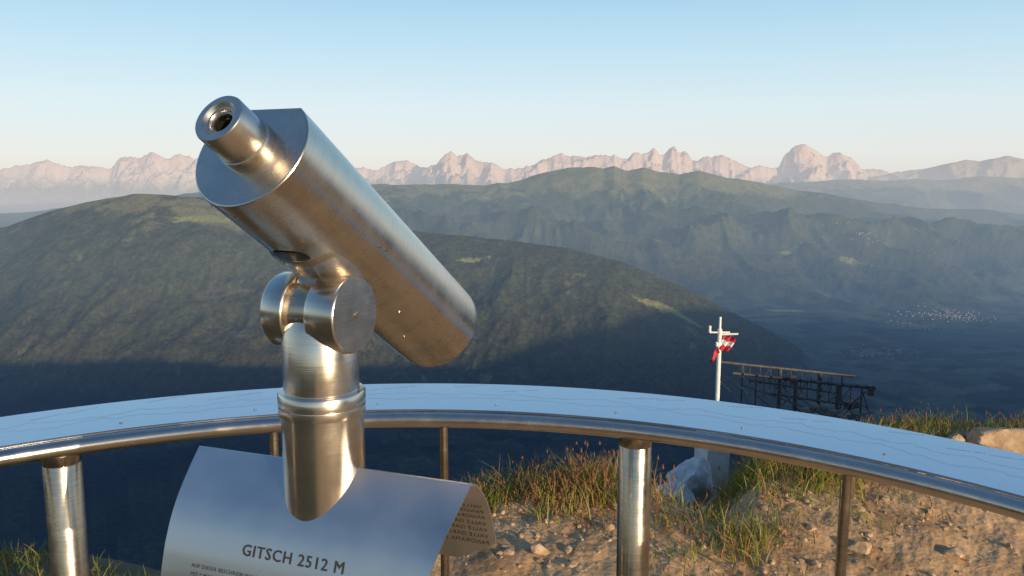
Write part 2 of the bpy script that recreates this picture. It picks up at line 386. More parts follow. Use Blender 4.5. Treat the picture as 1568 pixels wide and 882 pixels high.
# ------------------------------------------------------------------ villages
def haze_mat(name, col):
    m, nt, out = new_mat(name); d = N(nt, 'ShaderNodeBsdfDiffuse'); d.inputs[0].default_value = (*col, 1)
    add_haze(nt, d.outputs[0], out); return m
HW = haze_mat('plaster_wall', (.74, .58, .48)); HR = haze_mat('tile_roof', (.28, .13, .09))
def village(cx, cy, sx, sy, n):
    V = []; F = []; M = []
    xs_ = np.array([cx+random.gauss(0, sx) for _ in range(n)]); ys_ = np.array([cy+random.gauss(0, sy) for _ in range(n)]); zs_ = height(xs_, ys_)-2
    for x, y, z in zip(xs_, ys_, zs_):
        w, l, h = random.uniform(8, 14), random.uniform(10, 20), random.uniform(5, 9); a = random.choice([.2, 1.77])+random.gauss(0, .15)
        o = len(V); c, s = math.cos(a), math.sin(a)
        for (px, py, pz) in ((-w/2, -l/2, 0), (w/2, -l/2, 0), (w/2, l/2, 0), (-w/2, l/2, 0), (-w/2, -l/2, h), (w/2, -l/2, h), (w/2, l/2, h), (-w/2, l/2, h), (0, -l/2, h+4.5), (0, l/2, h+4.5)):
            V.append((x+px*c-py*s, y+px*s+py*c, z+pz))
        for f, mm in (((0, 1, 5, 4), 0), ((1, 2, 6, 5), 0), ((2, 3, 7, 6), 0), ((3, 0, 4, 7), 0), ((4, 5, 8), 0), ((6, 7, 9), 0), ((5, 6, 9, 8), 1), ((7, 4, 8, 9), 1)):
            F.append(tuple(o+q for q in f)); M.append(mm)
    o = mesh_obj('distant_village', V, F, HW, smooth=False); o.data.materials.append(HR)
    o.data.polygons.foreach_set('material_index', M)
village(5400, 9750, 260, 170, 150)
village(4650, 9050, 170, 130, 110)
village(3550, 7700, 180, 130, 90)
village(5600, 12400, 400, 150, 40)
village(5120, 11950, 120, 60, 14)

# ------------------------------------------------------------------ telescope
MX, MY = -.263, 1.07
tel = empty('viewing_telescope')
lathe('pillar', [(.0565, 0), (.0565, 1.372), (.0565, 1.3725), (.0592, 1.3735), (.0595, 1.376), (.0595, 1.384), (.0592, 1.3855), (.0570, 1.386), (.0570, 1.3875), (.0595, 1.388), (.0595, 1.402), (.0580, 1.4045), (.0520, 1.405), (.0515, 1.4055), (.0515, 1.489), (.0500, 1.492), (0, 1.492)], (MX, MY, 0), (0, 0, 1), STEEL, tel, 96)
h = Vector((.9165, -.400, 0)).normalized()
w = h.cross(d).normalized()
if w.z < 0: w = -w
RC = Vector((-.311, .9596, 1.7273)); RB = .0785; LB = .531
DC = Vector((MX, MY, 1.513))        # drum centre
V = []; F = []; SG = 128
def lvl(s): return .0605 + .0185*float(sst(.0, .26, np.array(s)))
prof = [(0., .0763), (.0006, .0777), (.0018, RB)] + [(x, RB) for x in np.linspace(.006, LB-.004, 44)] + [(LB-.0015, RB-.0006), (LB, RB-.003), (LB, .070), (LB-.02, .069), (LB-.02, 0)]
for (s, r) in prof:
    for i_ in range(SG):
        t = 2*math.pi*i_/SG
        q = r*math.sin(t); L_ = lvl(s)
        if s < .002: L_ -= (RB-r)
        q = min(q, L_)
        V.append(RC + d*s + h*(r*math.cos(t)) + w*q)
for j in range(len(prof)-1):
    for i_ in range(SG):
        k_ = (i_+1) % SG
        F.append((j*SG+i_, j*SG+k_, (j+1)*SG+k_, (j+1)*SG+i_))
F.append(tuple(range(SG)))
mesh_obj('barrel', V, F, STEEL_B, tel, sharp=28)
EO = RC + w*.002
lathe('eyepiece', [(.0345, -.002), (.0345, .014), (.0338, .0155), (.0320, .0160), (.0318, .058), (.0308, .0600), (.0225, .0602), (.0212, .0590), (.0185, .0560), (.0160, .0555), (.0148, .0540), (.0142, .045)], EO, -d, STEEL_B, tel, 72)
lathe('eyepiece_inner_ring', [(.0146, .0518), (.0125, .0510), (.0118, .047), (.0118, .036)], EO, -d, STEEL_POST, tel, 48)
lathe('eyepiece_tube', [(.0150, .0455), (.0119, .0455), (.0115, .030)], EO, -d, DARK, tel, 48)
lathe('eyepiece_lens', [(.0119, .0365), (.008, .0385), (0, .0395)], EO, -d, LENS, tel, 48)
V = []; F = []
s0, s1 = .135, .275
ns, na = 16, 24
for a_ in range(ns+1):
    s = s0+(s1-s0)*a_/ns
    hw = rad(46)*math.sqrt(max(0.02, 1-((a_/ns-.35)/.68)**2))
    for b_ in range(na+1):
        t = -math.pi/2 + hw*(2*b_/na-1)
        edge = 1 if (b_ in (0, na) or a_ in (0, ns)) else 0
        r = RB+(-.001 if edge else .0032)
        V.append(RC + d*s + h*(r*math.cos(t)) + w*(r*math.sin(t)))
for a_ in range(ns):
    for b_ in range(na):
        q = a_*(na+1)+b_; F.append((q, q+1, q+na+2, q+na+1))
mesh_obj('saddle_plate', V, F, STEEL_B, tel)
V = []; F = []
for a_ in range(9):
    s = .108+.026*a_/8; hw = rad(19)*math.sqrt(max(.0, 1-((a_/8-1.))**2))+rad(1)
    for b_ in range(13):
        t = -math.pi/2 + hw*(b_/6-1)
        r = RB+.0012; V.append(RC + d*s + h*(r*math.cos(t)) + w*(r*math.sin(t)))
for a_ in range(8):
    for b_ in range(12):
        q = a_*13+b_; F.append((q, q+1, q+14, q+13))
mesh_obj('hinge_slot', V, F, DARK, tel)
for s_, e_ in ((-.0585, -.0235), (.0125, .0595)):
    lathe('hinge_cheek', [(0, 0), (.0495, 0), (.0515, .0015), (.0522, .003), (.0522, e_-s_-.003), (.0515, e_-s_-.0012), (.0500, e_-s_), (0, e_-s_)], DC+h*s_, h, STEEL, tel, 80)
lathe('hinge_lug', [(.0440, 0), (.0440, .036)], DC-h*.0235, h, STEEL_POST, tel, 64)
foot = RC + d*(DC-RC).dot(d)
dirn = (foot-DC).normalized()
V = []
for (e1, t1) in ((0, .036), (.055, .044)):
    for sx, sy in ((-1, -1), (1, -1), (1, 1), (-1, 1)):
        V.append(DC + dirn*(.02+e1) + h*(-.0055+sx*.0165) + d*sy*t1)
F = [(0, 1, 5, 4), (1, 2, 6, 5), (2, 3, 7, 6), (3, 0, 4, 7)]
mesh_obj('hinge_web', V, F, STEEL_POST, tel, smooth=False)
V, F = [], []
nseg = 48
for lev, (r, z) in enumerate(((.0512, 1.470), (.0512, 1.492), (.0440, 1.520))):
    for i_ in range(nseg):
        t = 2*math.pi*i_/nseg
        V.append(Vector((MX, MY, z)) + h*(r*math.cos(t)) + Vector((-h.y, h.x, 0))*(r*math.sin(t)*(1 if lev < 2 else .8)))
for lev in range(2):
    for i_ in range(nseg):
        k_ = (i_+1) % nseg
        F.append((lev*nseg+i_, lev*nseg+k_, (lev+1)*nseg+k_, (lev+1)*nseg+i_))
mesh_obj('fork_shoulder', V, F, STEEL, tel)
def screw(p, n, r=.0032):
    n = Vector(n).normalized()
    lathe('screw', [(r, -.001), (r, .0008), (r*.8, .0014), (r*.45, .0014), (r*.42, .0004), (0, .0004)], p, n, STEEL_POST, tel, 20)
screw(DC+h*.0595, h, .0045)
for s_, t_ in ((.012, -118), (.20, -14), (.215, -12), (.33, -50), (.40, -70)):
    t = rad(t_); n = h*math.cos(t)+w*math.sin(t)
    screw(RC+d*s_+n*(RB+.0003), n, .0022)

# ------------------------------------------------------------------ information panel
pan = empty('information_panel')
Lp = Vector((-.464, 1.137, 1.30)); e_ = Vector((.943, -.333, 0)); n_ = Vector((-.333, -.943, 0))
PU = [(-.092, .165), (-.087, .14), (-.079, .11), (-.064, .072), (-.046, .042), (-.027, .020), (-.012, .0075), (0, 0), (.014, .0150), (.031, .0345), (.050, .0585), (.066, .086), (.080, .120), (.091, .160), (.098, .205), (.102, .25)]
PS = np.array(PU)
arc = np.concatenate([[0], np.cumsum(np.hypot(np.diff(PS[:, 0]), np.diff(PS[:, 1])))])
arc -= arc[7]
def prof_at(q):
    k0 = .0015 + .0085*min(1, max(0, (abs(q)-.004)/.02))
    qq = [q-k0, q-k0/2, q, q+k0/2, q+k0]
    return float(np.interp(qq, arc, PS[:, 0]).mean()), float(np.interp(qq, arc, PS[:, 1]).mean())
def surf(s, q, off=0.):
    u_, g_ = prof_at(q); u2, g2 = prof_at(q+.002)
    t = Vector((u2-u_, 0, -(g2-g_)))
    nn = Vector((-t.z, 0, t.x)).normalized()
    if nn.z < 0: nn = -nn
    p = Lp + e_*s + n_*u_ + Vector((0, 0, -g_))
    return p + (n_*nn.x + Vector((0, 0, nn.z)))*off
def panel_shell():
    V = []; F = []
    qs = np.concatenate([np.linspace(arc[0]+.011, -.012, 26), np.linspace(-.010, .010, 16), np.linspace(.013, arc[-1]-.011, 40)])
    def right(q):
        if q >= 0: return .437 - .24*q
        b = (-q)/(-arc[0]); return .437 + .003 - .10*max(0, b-.72)**1.5*6
    def left(q):
        if q >= 0: return 0.
        b = (-q)/(-arc[0]); return .0 + .10*max(0, b-.72)**1.5*6
    ncol = 40; th = .0022
    for off in (0, -th):
        for q in qs:
            for c in range(ncol+1):
                s = left(q)+(right(q)-left(q))*c/ncol
                V.append(surf(s, q, off))
    nrw = len(qs); W = ncol+1; O = nrw*W
    for r_ in range(nrw-1):
        for c in range(ncol):
            a = r_*W+c
            F.append((a, a+1, a+W+1, a+W)); F.append((O+a, O+a+W, O+a+W+1, O+a+1))
        for c in (0, ncol):
            a = r_*W+c; F.append((a, a+W, O+a+W, O+a))
    for r_ in (0, nrw-1):
        for c in range(ncol):
            a = r_*W+c; F.append((a, O+a, O+a+1, a+1))
    return mesh_obj('curved_sheet', V, F, PLATE, pan, sharp=40)
panel_shell()
def text_mesh(body, size, bold=0.):
    cu = bpy.data.curves.new('t', 'FONT'); cu.body = body; cu.size = size; cu.resolution_u = 2; cu.space_character = 1.12; cu.offset = bold
    o = bpy.data.objects.new('t', cu)
    m = o.to_mesh()
    V = [tuple(v.co) for v in m.vertices]; F = [tuple(p.vertices) for p in m.polygons]
    o.to_mesh_clear(); bpy.data.objects.remove(o); bpy.data.curves.remove(cu)
    return V, F
gt = Geo()
def panel_text(geo, body, size, s0, q0, off=.0004):
    V, F = text_mesh(body, size)
    geo.add(([surf(s0+x, q0-y, off) for (x, y, z) in V], F))
for k_, (dx_, dy_) in enumerate(((0, 0), (.0009, 0), (.0004, .0006))):     # triple strike gives the broad engraved stroke
    panel_text(gt, 'GITSCH 2512 M', .0212, .128+dx_, .139+dy_, .0004+.00006*k_)
for k_, tx in enumerate(['AUF DIESER BESCHREIBUNG DES PANORAMA RELIEFS SIND DIE', 'MIT * MARKIERTEN GIPFEL SICHTBAR', '', 'SU QUESTO PANORAMA IN RILIEVO SONO INDICATE LE CIME', 'VISIBILI DAL GITSCH CON IL CANNOCCHIALE', 'PLEASE TURN THE TELESCOPE GENTLY']):
    if tx: panel_text(gt, tx, .0074, .050, .167+k_*.0112)
gt.obj('engraved_lettering', ENGR, pan, smooth=False)
gt = Geo()
for k_ in range(7):
    V, F = text_mesh(random.choice(['PANORAMA 360 GRAD', 'VALLE ISARCO', 'PUSTERTAL 2512', 'RIO PUSTERIA']), .010)
    gt.add(([surf(.43-x, -.08-k_*.012+y, -.0028) for (x, y, z) in V], F))
gt.obj('rear_lettering', ENGR, pan, smooth=False)

# ------------------------------------------------------------------ railing
rail = empty('railing')
CX, CY = -.235, .4025
def rp(th, R, z): return Vector((CX+R*math.sin(th), CY+R*math.cos(th), z))
def sweep(profile, a0, a1, n, closed=True):
    V = []; F = []; m = len(profile)
    for i_ in range(n+1):
        th = a0+(a1-a0)*i_/n
        for (r, z) in profile: V.append(rp(th, r, z))
    for i_ in range(n):
        for j in range(m if closed else m-1):
            k_ = (j+1) % m
            F.append((i_*m+j, i_*m+k_, (i_+1)*m+k_, (i_+1)*m+j))
    F.append(tuple(range(m))); F.append(tuple(n*m+q for q in reversed(range(m))))
    return V, F
A0, A1 = rad(-112), rad(118)
tp = [(1.545+.0195*math.cos(t), 1.083+.0195*math.sin(t)) for t in np.linspace(0, 2*math.pi, 24, endpoint=False)]
V, F = sweep(tp, A0, A1, 300); mesh_obj('handrail_tube', V, F, STEEL, rail, sharp=60)
V, F = sweep([(1.548, 1.1035), (1.548, 1.107), (1.5495, 1.1085), (1.800, 1.1085), (1.802, 1.107), (1.802, 1.098), (1.799, 1.098), (1.799, 1.104)], A0, A1, 300)
mesh_obj('panorama_plate', V, F, RAILPLATE, rail, sharp=30)
tp = [(1.78+.010*math.cos(t), 1.090+.010*math.sin(t)) for t in np.linspace(0, 2*math.pi, 12, endpoint=False)]
V, F = sweep(tp, A0, A1, 200); mesh_obj('support_hoop', V, F, STEEL_POST, rail, sharp=60)
for ang in (-81, -30.6, 20.0, 71, 100):
    p = rp(rad(ang), 1.572, 0)
    lathe('post', [(.0405, -.05), (.0405, 1.040), (.0395, 1.0415), (.0395, 1.0435), (.0405, 1.045), (.0405, 1.066), (.038, 1.068), (0, 1.068)], p, (0, 0, 1), STEEL_POST, rail, 64)
    lathe('post_base_flange', [(.07, -.02), (.07, .008), (.068, .010), (.04, .010)], p, (0, 0, 1), STEEL_POST, rail, 48)
    V, F = box_geo(rp(rad(ang), 1.66, 1.088), (.03, .23, .024), -rad(ang)); mesh_obj('bracket', V, F, STEEL_POST, rail, smooth=False)
for ang in (-64, -47, -13.4, 2.2, 37.7, 54.5, 88):
    p = rp(rad(ang), 1.56, 0)
    lathe('baluster', [(.0115, -.05), (.0115, 1.072)], p, (0, 0, 1), STEEL_POST, rail, 24)
g2 = Geo()
def stroke(geo, pts, wd=.0006):
    o = len(geo.V)
    for (th, r) in pts:
        geo.V.append(rp(th, r-wd, 1.1090)); geo.V.append(rp(th, r+wd, 1.1090))
    for i_ in range(len(pts)-1):
        q = o+2*i_; geo.F.append((q, q+1, q+3, q+2))
xs = np.linspace(rad(-60), rad(75), 1500)
for k_, (b, am, fr) in enumerate(((1.665, .045, 7), (1.63, .040, 10))):
    r = b+am*ridged(xs*fr, xs*0+k_*3.3, 5, 300+k_, .55)
    stroke(g2, list(zip(xs, r)), .0005)
names = ['PEITLERKOFEL 2875', 'SASS DE PUTIA', 'LANGKOFEL 3181', 'PLOSE 2542', 'RUEFEN', 'ASTJOCH 2194', 'FERMEDA 2873', 'SCHLERN 2563', 'HEILIGKREUZKOFEL', 'RODENECK', 'LUESNER ALM', 'MARMOLADA 3343', 'SELLA 3152', 'CONTURINES 3064', 'KRONPLATZ 2275', 'BRIXEN', 'SCHABS', 'VALS']
th = rad(-58); k_ = 0
while th < rad(72):
    V, F = text_mesh(names[k_ % len(names)], .0110)
    R0 = 1.725 + .018*((k_*7) % 3)
    ca, sa = math.cos(.5), math.sin(.5)
    g2.add(([rp(th+(x*ca-y*sa)/R0, R0+(x*sa+y*ca)*.6, 1.1090) for (x, y, z) in V], F))
    L_ = max(v[0] for v in V)/R0
    th += L_*.55+.02+.03*((k_*5) % 3); k_ += 1
g2.obj('engraved_panorama', ENGR2, rail, smooth=False)
for k_ in range(15):
    th = rad(-70+k_*11)
    lathe('plate_screw', [(.004, 0), (.0038, .0014), (.002, .0016), (0, .001)], rp(th, 1.60, 1.1085), (0, 0, 1), STEEL_POST, rail, 16)

# ------------------------------------------------------------------ grass
def plant_mat(name):
    m, nt, out = new_mat(name)
    a = N(nt, 'ShaderNodeAttribute'); a.attribute_name = 'Col'
    df = N(nt, 'ShaderNodeBsdfDiffuse'); tr = N(nt, 'ShaderNodeBsdfTranslucent')
    nt.links.new(a.outputs['Color'], df.inputs[0]); nt.links.new(a.outputs['Color'], tr.inputs[0])
    ms = N(nt, 'ShaderNodeMixShader'); ms.inputs[0].default_value = .3
    nt.links.new(df.outputs[0], ms.inputs[1]); nt.links.new(tr.outputs[0], ms.inputs[2]); nt.links.new(ms.outputs[0], out.inputs[0])
    return m
GRASS = plant_mat('grass_blades')
def grass(name, spots, blades, hmin, hmax, spread):
    V = []; F = []; C = []
    def quad(a, b, c, d_, col):
        o = len(V); V.extend((a, b, c, d_)); F.append((o, o+1, o+2, o+3)); C.extend([col]*4)
    for (cx, cy, hs, tint) in spots:
        tuft = random.uniform(.75, 1.2); dry = random.uniform(-.1, .25)
        for _ in range(blades):
            x = cx+random.gauss(0, spread); y = cy+random.gauss(0, spread); z = gz(x, y)-.01
            H = random.uniform(hmin, hmax)*hs; a = random.uniform(0, 6.28); lean = random.uniform(.1, .85)*H
            dx, dy = math.cos(a)*lean, math.sin(a)*lean
            w_ = random.uniform(.0014, .0034); ax = random.uniform(0, 3.14); wx, wy = math.cos(ax)*w_, math.sin(ax)*w_
            r = random.random()
            if r < .62-tint*.35-dry: c = (random.uniform(.12, .21), random.uniform(.17, .26), random.uniform(.03, .05))
            elif r < .93-tint*.24: c = (random.uniform(.32, .48), random.uniform(.26, .36), random.uniform(.08, .13))
            else: c = (random.uniform(.30, .42), random.uniform(.15, .20), random.uniform(.07, .11))
            c = tuple(q*tuft for q in c)
            p = [(x+dx*t*t, y+dy*t*t, z+H*(t-.22*t*t*(lean/H))) for t in (0, .4, .75, 1)]
            wd = (1, .85, .55, .1)
            for q in range(3):
                a0_, a1_ = p[q], p[q+1]; w0, w1 = wd[q], wd[q+1]
                quad((a0_[0]-wx*w0, a0_[1]-wy*w0, a0_[2]), (a0_[0]+wx*w0, a0_[1]+wy*w0, a0_[2]), (a1_[0]+wx*w1, a1_[1]+wy*w1, a1_[2]), (a1_[0]-wx*w1, a1_[1]-wy*w1, a1_[2]), c)
            if random.random() < .02+.17*tint:
                t_ = p[3]; sc = (random.uniform(.30, .44), random.uniform(.15, .22), random.uniform(.10, .14)); s_ = random.uniform(.003, .006); hh = random.uniform(.012, .03)
                quad((t_[0]-s_, t_[1], t_[2]), (t_[0], t_[1], t_[2]-hh*.5), (t_[0]+s_, t_[1], t_[2]), (t_[0], t_[1], t_[2]+hh), sc)
                quad((t_[0], t_[1]-s_, t_[2]), (t_[0], t_[1], t_[2]-hh*.5), (t_[0], t_[1]+s_, t_[2]), (t_[0], t_[1], t_[2]+hh), sc)
    m = bpy.data.meshes.new(name); m.from_pydata(V, [], F); m.update()
    at = m.color_attributes.new('Col', 'FLOAT_COLOR', 'POINT')
    at.data.foreach_set('color', np.array([(*c, 1) for c in C], np.float32).ravel())
    m.materials.append(GRASS); return link(bpy.data.objects.new(name, m))
def keep_clear(x, y):
    return y > 3.9 and abs(x/y-.247) < .038 and y < 7.2
spots = []
for _ in range(430):
    x = random.uniform(-.7, 2.3); y = brow1(x) + random.uniform(-.25, .75)
    nz = float(perlin(np.array([x*1.5]), np.array([y*1.5]), 401)[0])
    if nz < -.2 and random.random() < .8: continue
    if keep_clear(x, y): continue
    spots.append((x, y, random.uniform(.45, 1.15)*(1+.35*nz), 1. if (.1 < x < .75) else random.random()*.4))
for _ in range(130):
    x = random.uniform(2.2, 4.8); y = brow1(x) + random.uniform(-.1, .8)
    if random.random() < .35: continue
    spots.append((x, y, random.uniform(.4, .95), random.random()*.4))
grass('grass', spots, 40, .06, .21, .06)
sp2 = []
for _ in range(230):
    x = random.uniform(-3.5, -.8); y = brow1(x)+random.uniform(-1.0, .3)
    sp2.append((x, y, random.uniform(.35, .75), 0))
for _ in range(260):
    x = random.uniform(.8, 6.5); y = brow1(x)+random.uniform(.5, 3.5)
    if keep_clear(x, y): continue
    sp2.append((x, y, random.uniform(.5, 1.0), random.random()*.4))
for _ in range(40):
    x = random.uniform(.3, 2.9); y = brow1(x)-random.uniform(.1, .6)
    sp2.append((x, y, random.uniform(.2, .5), random.random()*.3))
for _ in range(45):
    y = random.uniform(3.8, 6.0); x = y*random.uniform(.21, .285)
    sp2.append((x, y, random.uniform(.25, .45), .2))
grass('grass', sp2, 32, .07, .20, .08)

# ------------------------------------------------------------------ rocks and gravel
def rock_mat(name, c1, c2):
    m, nt, out = new_mat(name); p = N(nt, 'ShaderNodeBsdfPrincipled'); p.inputs['Roughness'].default_value = .9
    g = N(nt, 'ShaderNodeNewGeometry'); n = N(nt, 'ShaderNodeTexNoise'); n.inputs['Scale'].default_value = 11; n.inputs['Detail'].default_value = 10; n.inputs['Roughness'].default_value = .7
    nt.links.new(g.outputs['Position'], n.inputs['Vector'])
    r = N(nt, 'ShaderNodeValToRGB'); e = r.color_ramp.elements; e[0].position = .35; e[0].color = (*c1, 1); e[1].position = .65; e[1].color = (*c2, 1)
    nt.links.new(n.outputs[0], r.inputs[0]); nt.links.new(r.outputs[0], p.inputs['Base Color'])
    b = N(nt, 'ShaderNodeBump'); b.inputs['Strength'].default_value = .7; b.inputs['Distance'].default_value = .015
    nt.links.new(n.outputs[0], b.inputs['Height']); nt.links.new(b.outputs[0], p.inputs['Normal']); nt.links.new(p.outputs[0], out.inputs[0])
    return m
ROCK = rock_mat('weathered_rock', (.28, .18, .10), (.60, .43, .28)); ROCKG = rock_mat('grey_rock', (.40, .40, .41), (.74, .73, .72))
ICO = {}
def ico(sub):
    if sub not in ICO:
        bm = bmesh.new(); bmesh.ops.create_icosphere(bm, subdivisions=sub, radius=1)
        ICO[sub] = ([v.co.copy() for v in bm.verts], [tuple(v.index for v in f.verts) for f in bm.faces]); bm.free()
    return ICO[sub]
def rock_geo(c, s, seed, sub=3, rot=0.):
    B, F = ico(sub); V = []
    cr, sr = math.cos(rot), math.sin(rot)
    rr = random.Random(seed); planes = []
    for _ in range(9 if sub > 1 else 3):
        n = Vector((rr.gauss(0, 1), rr.gauss(0, 1), rr.gauss(0, 1))).normalized(); planes.append((n, rr.uniform(.55, .85)))
    for v in B:
        p = v.copy()
        for n, k_ in planes:
            t = p.dot(n)
            if t > k_: p -= n*(t-k_)
        if sub > 1: p *= 1+.10*mnoise.noise(p*2.6+Vector((seed, 0, 0)))+.04*mnoise.noise(p*8)
        q = Vector((p.x*s[0], p.y*s[1], p.z*s[2]))
        V.append(Vector((c[0]+q.x*cr-q.y*sr, c[1]+q.x*sr+q.y*cr, c[2]+q.z)))
    return V, F
def rock(x, y, s, seed, mat=ROCK, rot=0., up=.35, sub=4):
    V, F = rock_geo((x, y, gz(x, y)+s[2]*up), s, seed, sub, rot); mesh_obj('rock', V, F, mat, sharp=22)
rock(2.98, 4.62, (.21, .13, .10), 3, rot=-.2, up=.75)
rock(2.68, 4.66, (.075, .07, .065), 4, up=.7)
rock(2.55, 4.30, (.12, .08, .06), 5); rock(2.30, 4.05, (.09, .06, .05), 6); rock(1.98, 4.50, (.12, .09, .07), 7)
rock(1.85, 4.55, (.13, .08, .07), 8); rock(2.08, 3.95, (.07, .06, .05), 9); rock(2.95, 4.25, (.15, .08, .06), 10)
rock(1.55, 3.35, (.06, .045, .035), 11); rock(.12, 3.35, (.05, .04, .03), 12); rock(2.75, 3.7, (.07, .05, .05), 14); rock(1.95, 3.3, (.05, .04, .03), 15)
gg = Geo()
for k_ in range(1700):
    x = random.uniform(-1.2, 4.0); yb = brow1(x); y = yb-abs(random.gauss(0, .6))
    if y < 2.4: continue
    s = min(.03, .003+random.expovariate(200))
    bs = (s*random.uniform(.7, 1.4), s*random.uniform(.7, 1.3), s*random.uniform(.4, .8))
    gg.add(rock_geo((x, y, gz(x, y)+bs[2]*.3), bs, k_, 1, random.uniform(0, 3)))
gg.obj('gravel', ROCK, smooth=False)

# ------------------------------------------------------------------ flagpole on its concrete block
WHITE = principled('white_paint', (.78, .78, .76), .4, 0, 20, .06); RED = principled('red_cloth', (.55, .035, .05), .8, 0, 30, .1); WCL = principled('white_cloth', (.75, .75, .76), .8)
CONC = rock_mat('pale_concrete', (.60, .59, .57), (.82, .80, .76))
fp = empty('flagpole')
FX, FY = 1.86, 7.0
base = gz(FX, FY); T = .30
g = Geo(); g.add(cyl_geo((FX, FY, base-.2), (FX, FY, T+.02), .020, 20)); g.add(cyl_geo((FX, FY, T+.02), (FX, FY, T+.13), .011, 14))
g.add(cyl_geo((FX-.09, FY, T-.01), (FX+.09, FY, T-.01), .008, 10)); g.add(cyl_geo((FX-.09, FY, T-.01), (FX-.09, FY, T+.05), .013, 10)); g.add(cyl_geo((FX, FY, T-.03), (FX+.16, FY-.02, T-.02), .009, 10))
g.add(cyl_geo((FX-.03, FY, T-.12), (FX+.03, FY, T-.12), .024, 12))
g.obj('pole', WHITE, fp)
V = []; F = []; M = []
nx_, nz_ = 24, 18
def flag_pt(u_, v_):
    x = FX+.025 + .105*u_*(1-.15*v_) - .035*v_*v_ ; y = FY-.025 + .020*math.sin(u_*11+v_*2.5)*(.3+u_); z = T-.035-.125*v_ - .02*u_ + .008*math.sin(u_*10)
    return (x, y, z)
for a_ in range(nx_+1):
    for b_ in range(nz_+1): V.append(flag_pt(a_/nx_, b_/nz_))
for a_ in range(nx_):
    for b_ in range(nz_):
        q = a_*(nz_+1)+b_; F.append((q, q+1, q+nz_+2, q+nz_+1)); M.append(1 if 6 <= b_ < 12 else 0)
o = mesh_obj('flag', V, F, RED, fp); o.data.materials.append(WCL); o.data.polygons.foreach_set('material_index', M)
V = []; F = []
for a_ in range(15):
    t = a_/14
    for e in (0, 1):
        V.append((FX-.02-.065*t**.8+.02*e*(1-t*.5), FY-.03+.02*math.sin(t*7), T-.14-.13*t-.05*e*(1-.6*t)))
for a_ in range(14):
    q = 2*a_; F.append((q, q+1, q+3, q+2))
mesh_obj('flag_tail', V, F, RED, fp)
V, F = box_geo((FX-.06, FY-.1, -1.0), (.22, .24, .82), .25)
V = [v + Vector((.02*(v.z+1), 0, .03*math.sin(v.x*40))) for v in V]
mesh_obj('concrete_footing', V, F, CONC, fp, smooth=False)
def rock_abs(c, s, seed, mat, rot):
    V, F = rock_geo(c, s, seed, 4, rot); mesh_obj('rock', V, F, mat, sharp=22)
rock_abs((1.50, 6.5, -.93), (.24, .18, .27), 21, ROCKG, .5); rock_abs((1.32, 6.25, -.95), (.18, .16, .19), 22, ROCKG, 0.)

# ------------------------------------------------------------------ ski lift top structure
IRON = principled('dark_painted_iron', (.085, .082, .085), .6, .2, 6, .3); GALV = principled('galvanised_steel', (.26, .26, .26), .5, .6, 6, .2)
lift = empty('ski_lift_tower')
g = Geo()
def P(x, y, z): return Vector((x, y, z))
xa, xb = 8.3, 13.4
def zt(x): return -5.75 - .55*(x-xa)/(xb-xa)
for yy in (29.2, 31.0):
    g.add(cyl_geo(P(xa, yy, zt(xa)), P(xb+.3, yy, zt(xb+.3)), .06, 8))
    g.add(cyl_geo(P(xa+1.2, yy, zt(xa)-.75), P(xb-.2, yy, zt(xb)-.75), .04, 8))
    n = 9
    for k_ in range(n+1):
        x = xa+1.2+(xb-xa-1.4)*k_/n
        g.add(cyl_geo(P(x, yy, zt(x)), P(x, yy, zt(x)-.75), .018, 6))
        if k_ < n and k_ % 2:
            x2 = x+(xb-xa-1.4)/n
            g.add(cyl_geo(P(x, yy, zt(x)-.75), P(x2, yy, zt(x2)), .015, 6))
for k_ in range(9):
    x = xa+(xb-xa)*k_/8; g.add(cyl_geo(P(x, 29.2, zt(x)-.75), P(x, 31.0, zt(x)-.75), .03, 6))
for x in np.linspace(xa+.4, xb-.4, 9):
    g.add(cyl_geo(P(x, 29.1, zt(x)), P(x, 29.1, zt(x)+.10), .03, 6))
for x in (9.2, 10.7, 12.3, 13.2):
    for yy in (29.2, 31.0):
        g.add(cyl_geo(P(x, yy, gz(x, yy)-.5), P(x, yy, zt(x)), .08 if x in (10.7, 12.3) else .035, 8))
for (xl, xr) in ((9.2, 10.7), (12.3, 13.2), (10.7, 12.3)):
    for z0 in (-6.6, -7.7, -8.8, -9.9):
        g.add(cyl_geo(P(xl, 29.2, z0), P(xr, 29.2, z0-1.1), .02, 6)); g.add(cyl_geo(P(xr, 29.2, z0), P(xl, 29.2, z0-1.1), .02, 6))
for z0 in (-7.2, -7.55, -8.0):
    g.add(cyl_geo(P(8.4, 29.0, z0), P(10.9, 29.0, z0-.05), .02, 6))
for k_ in range(13):
    x = 8.4+k_*.2; g.add(cyl_geo(P(x, 29.0, -7.2), P(x, 29.0, -8.05), .012, 5))
for (a, b) in (((8.5, 29.0, -6.1), (12.6, 29.0, -7.6)), ((9.6, 29.0, -5.95), (11.2, 29.0, -7.5)), ((13.3, 29.0, -6.4), (11.5, 29.0, -7.9)), ((10.3, 29.0, -7.9), (13.6, 29.0, -7.2)), ((13.1, 29.0, -6.3), (13.9, 29.0, -8.5))):
    g.add(cyl_geo(P(*a), P(*b), .025, 6))
g.obj('frame', IRON, lift)
g = Geo()
for k_ in range(7):
    x = 11.0+k_*.36; z = -7.15-.03*k_*k_*.4 + .18*math.sin(k_)
    g.add(lathe_geo([(.05, -.06), (.15, -.06), (.17, -.05), (.13, -.02), (.13, .02), (.17, .05), (.15, .06), (.05, .06)], P(x, 28.9, z), (.2, 1, 0), 20))
g.add(lathe_geo([(.50, -.06), (.60, -.06), (.60, .06), (.50, .06), (.50, -.06)], P(12.0, 29.6, -7.9), (.5, 1, .6), 32))
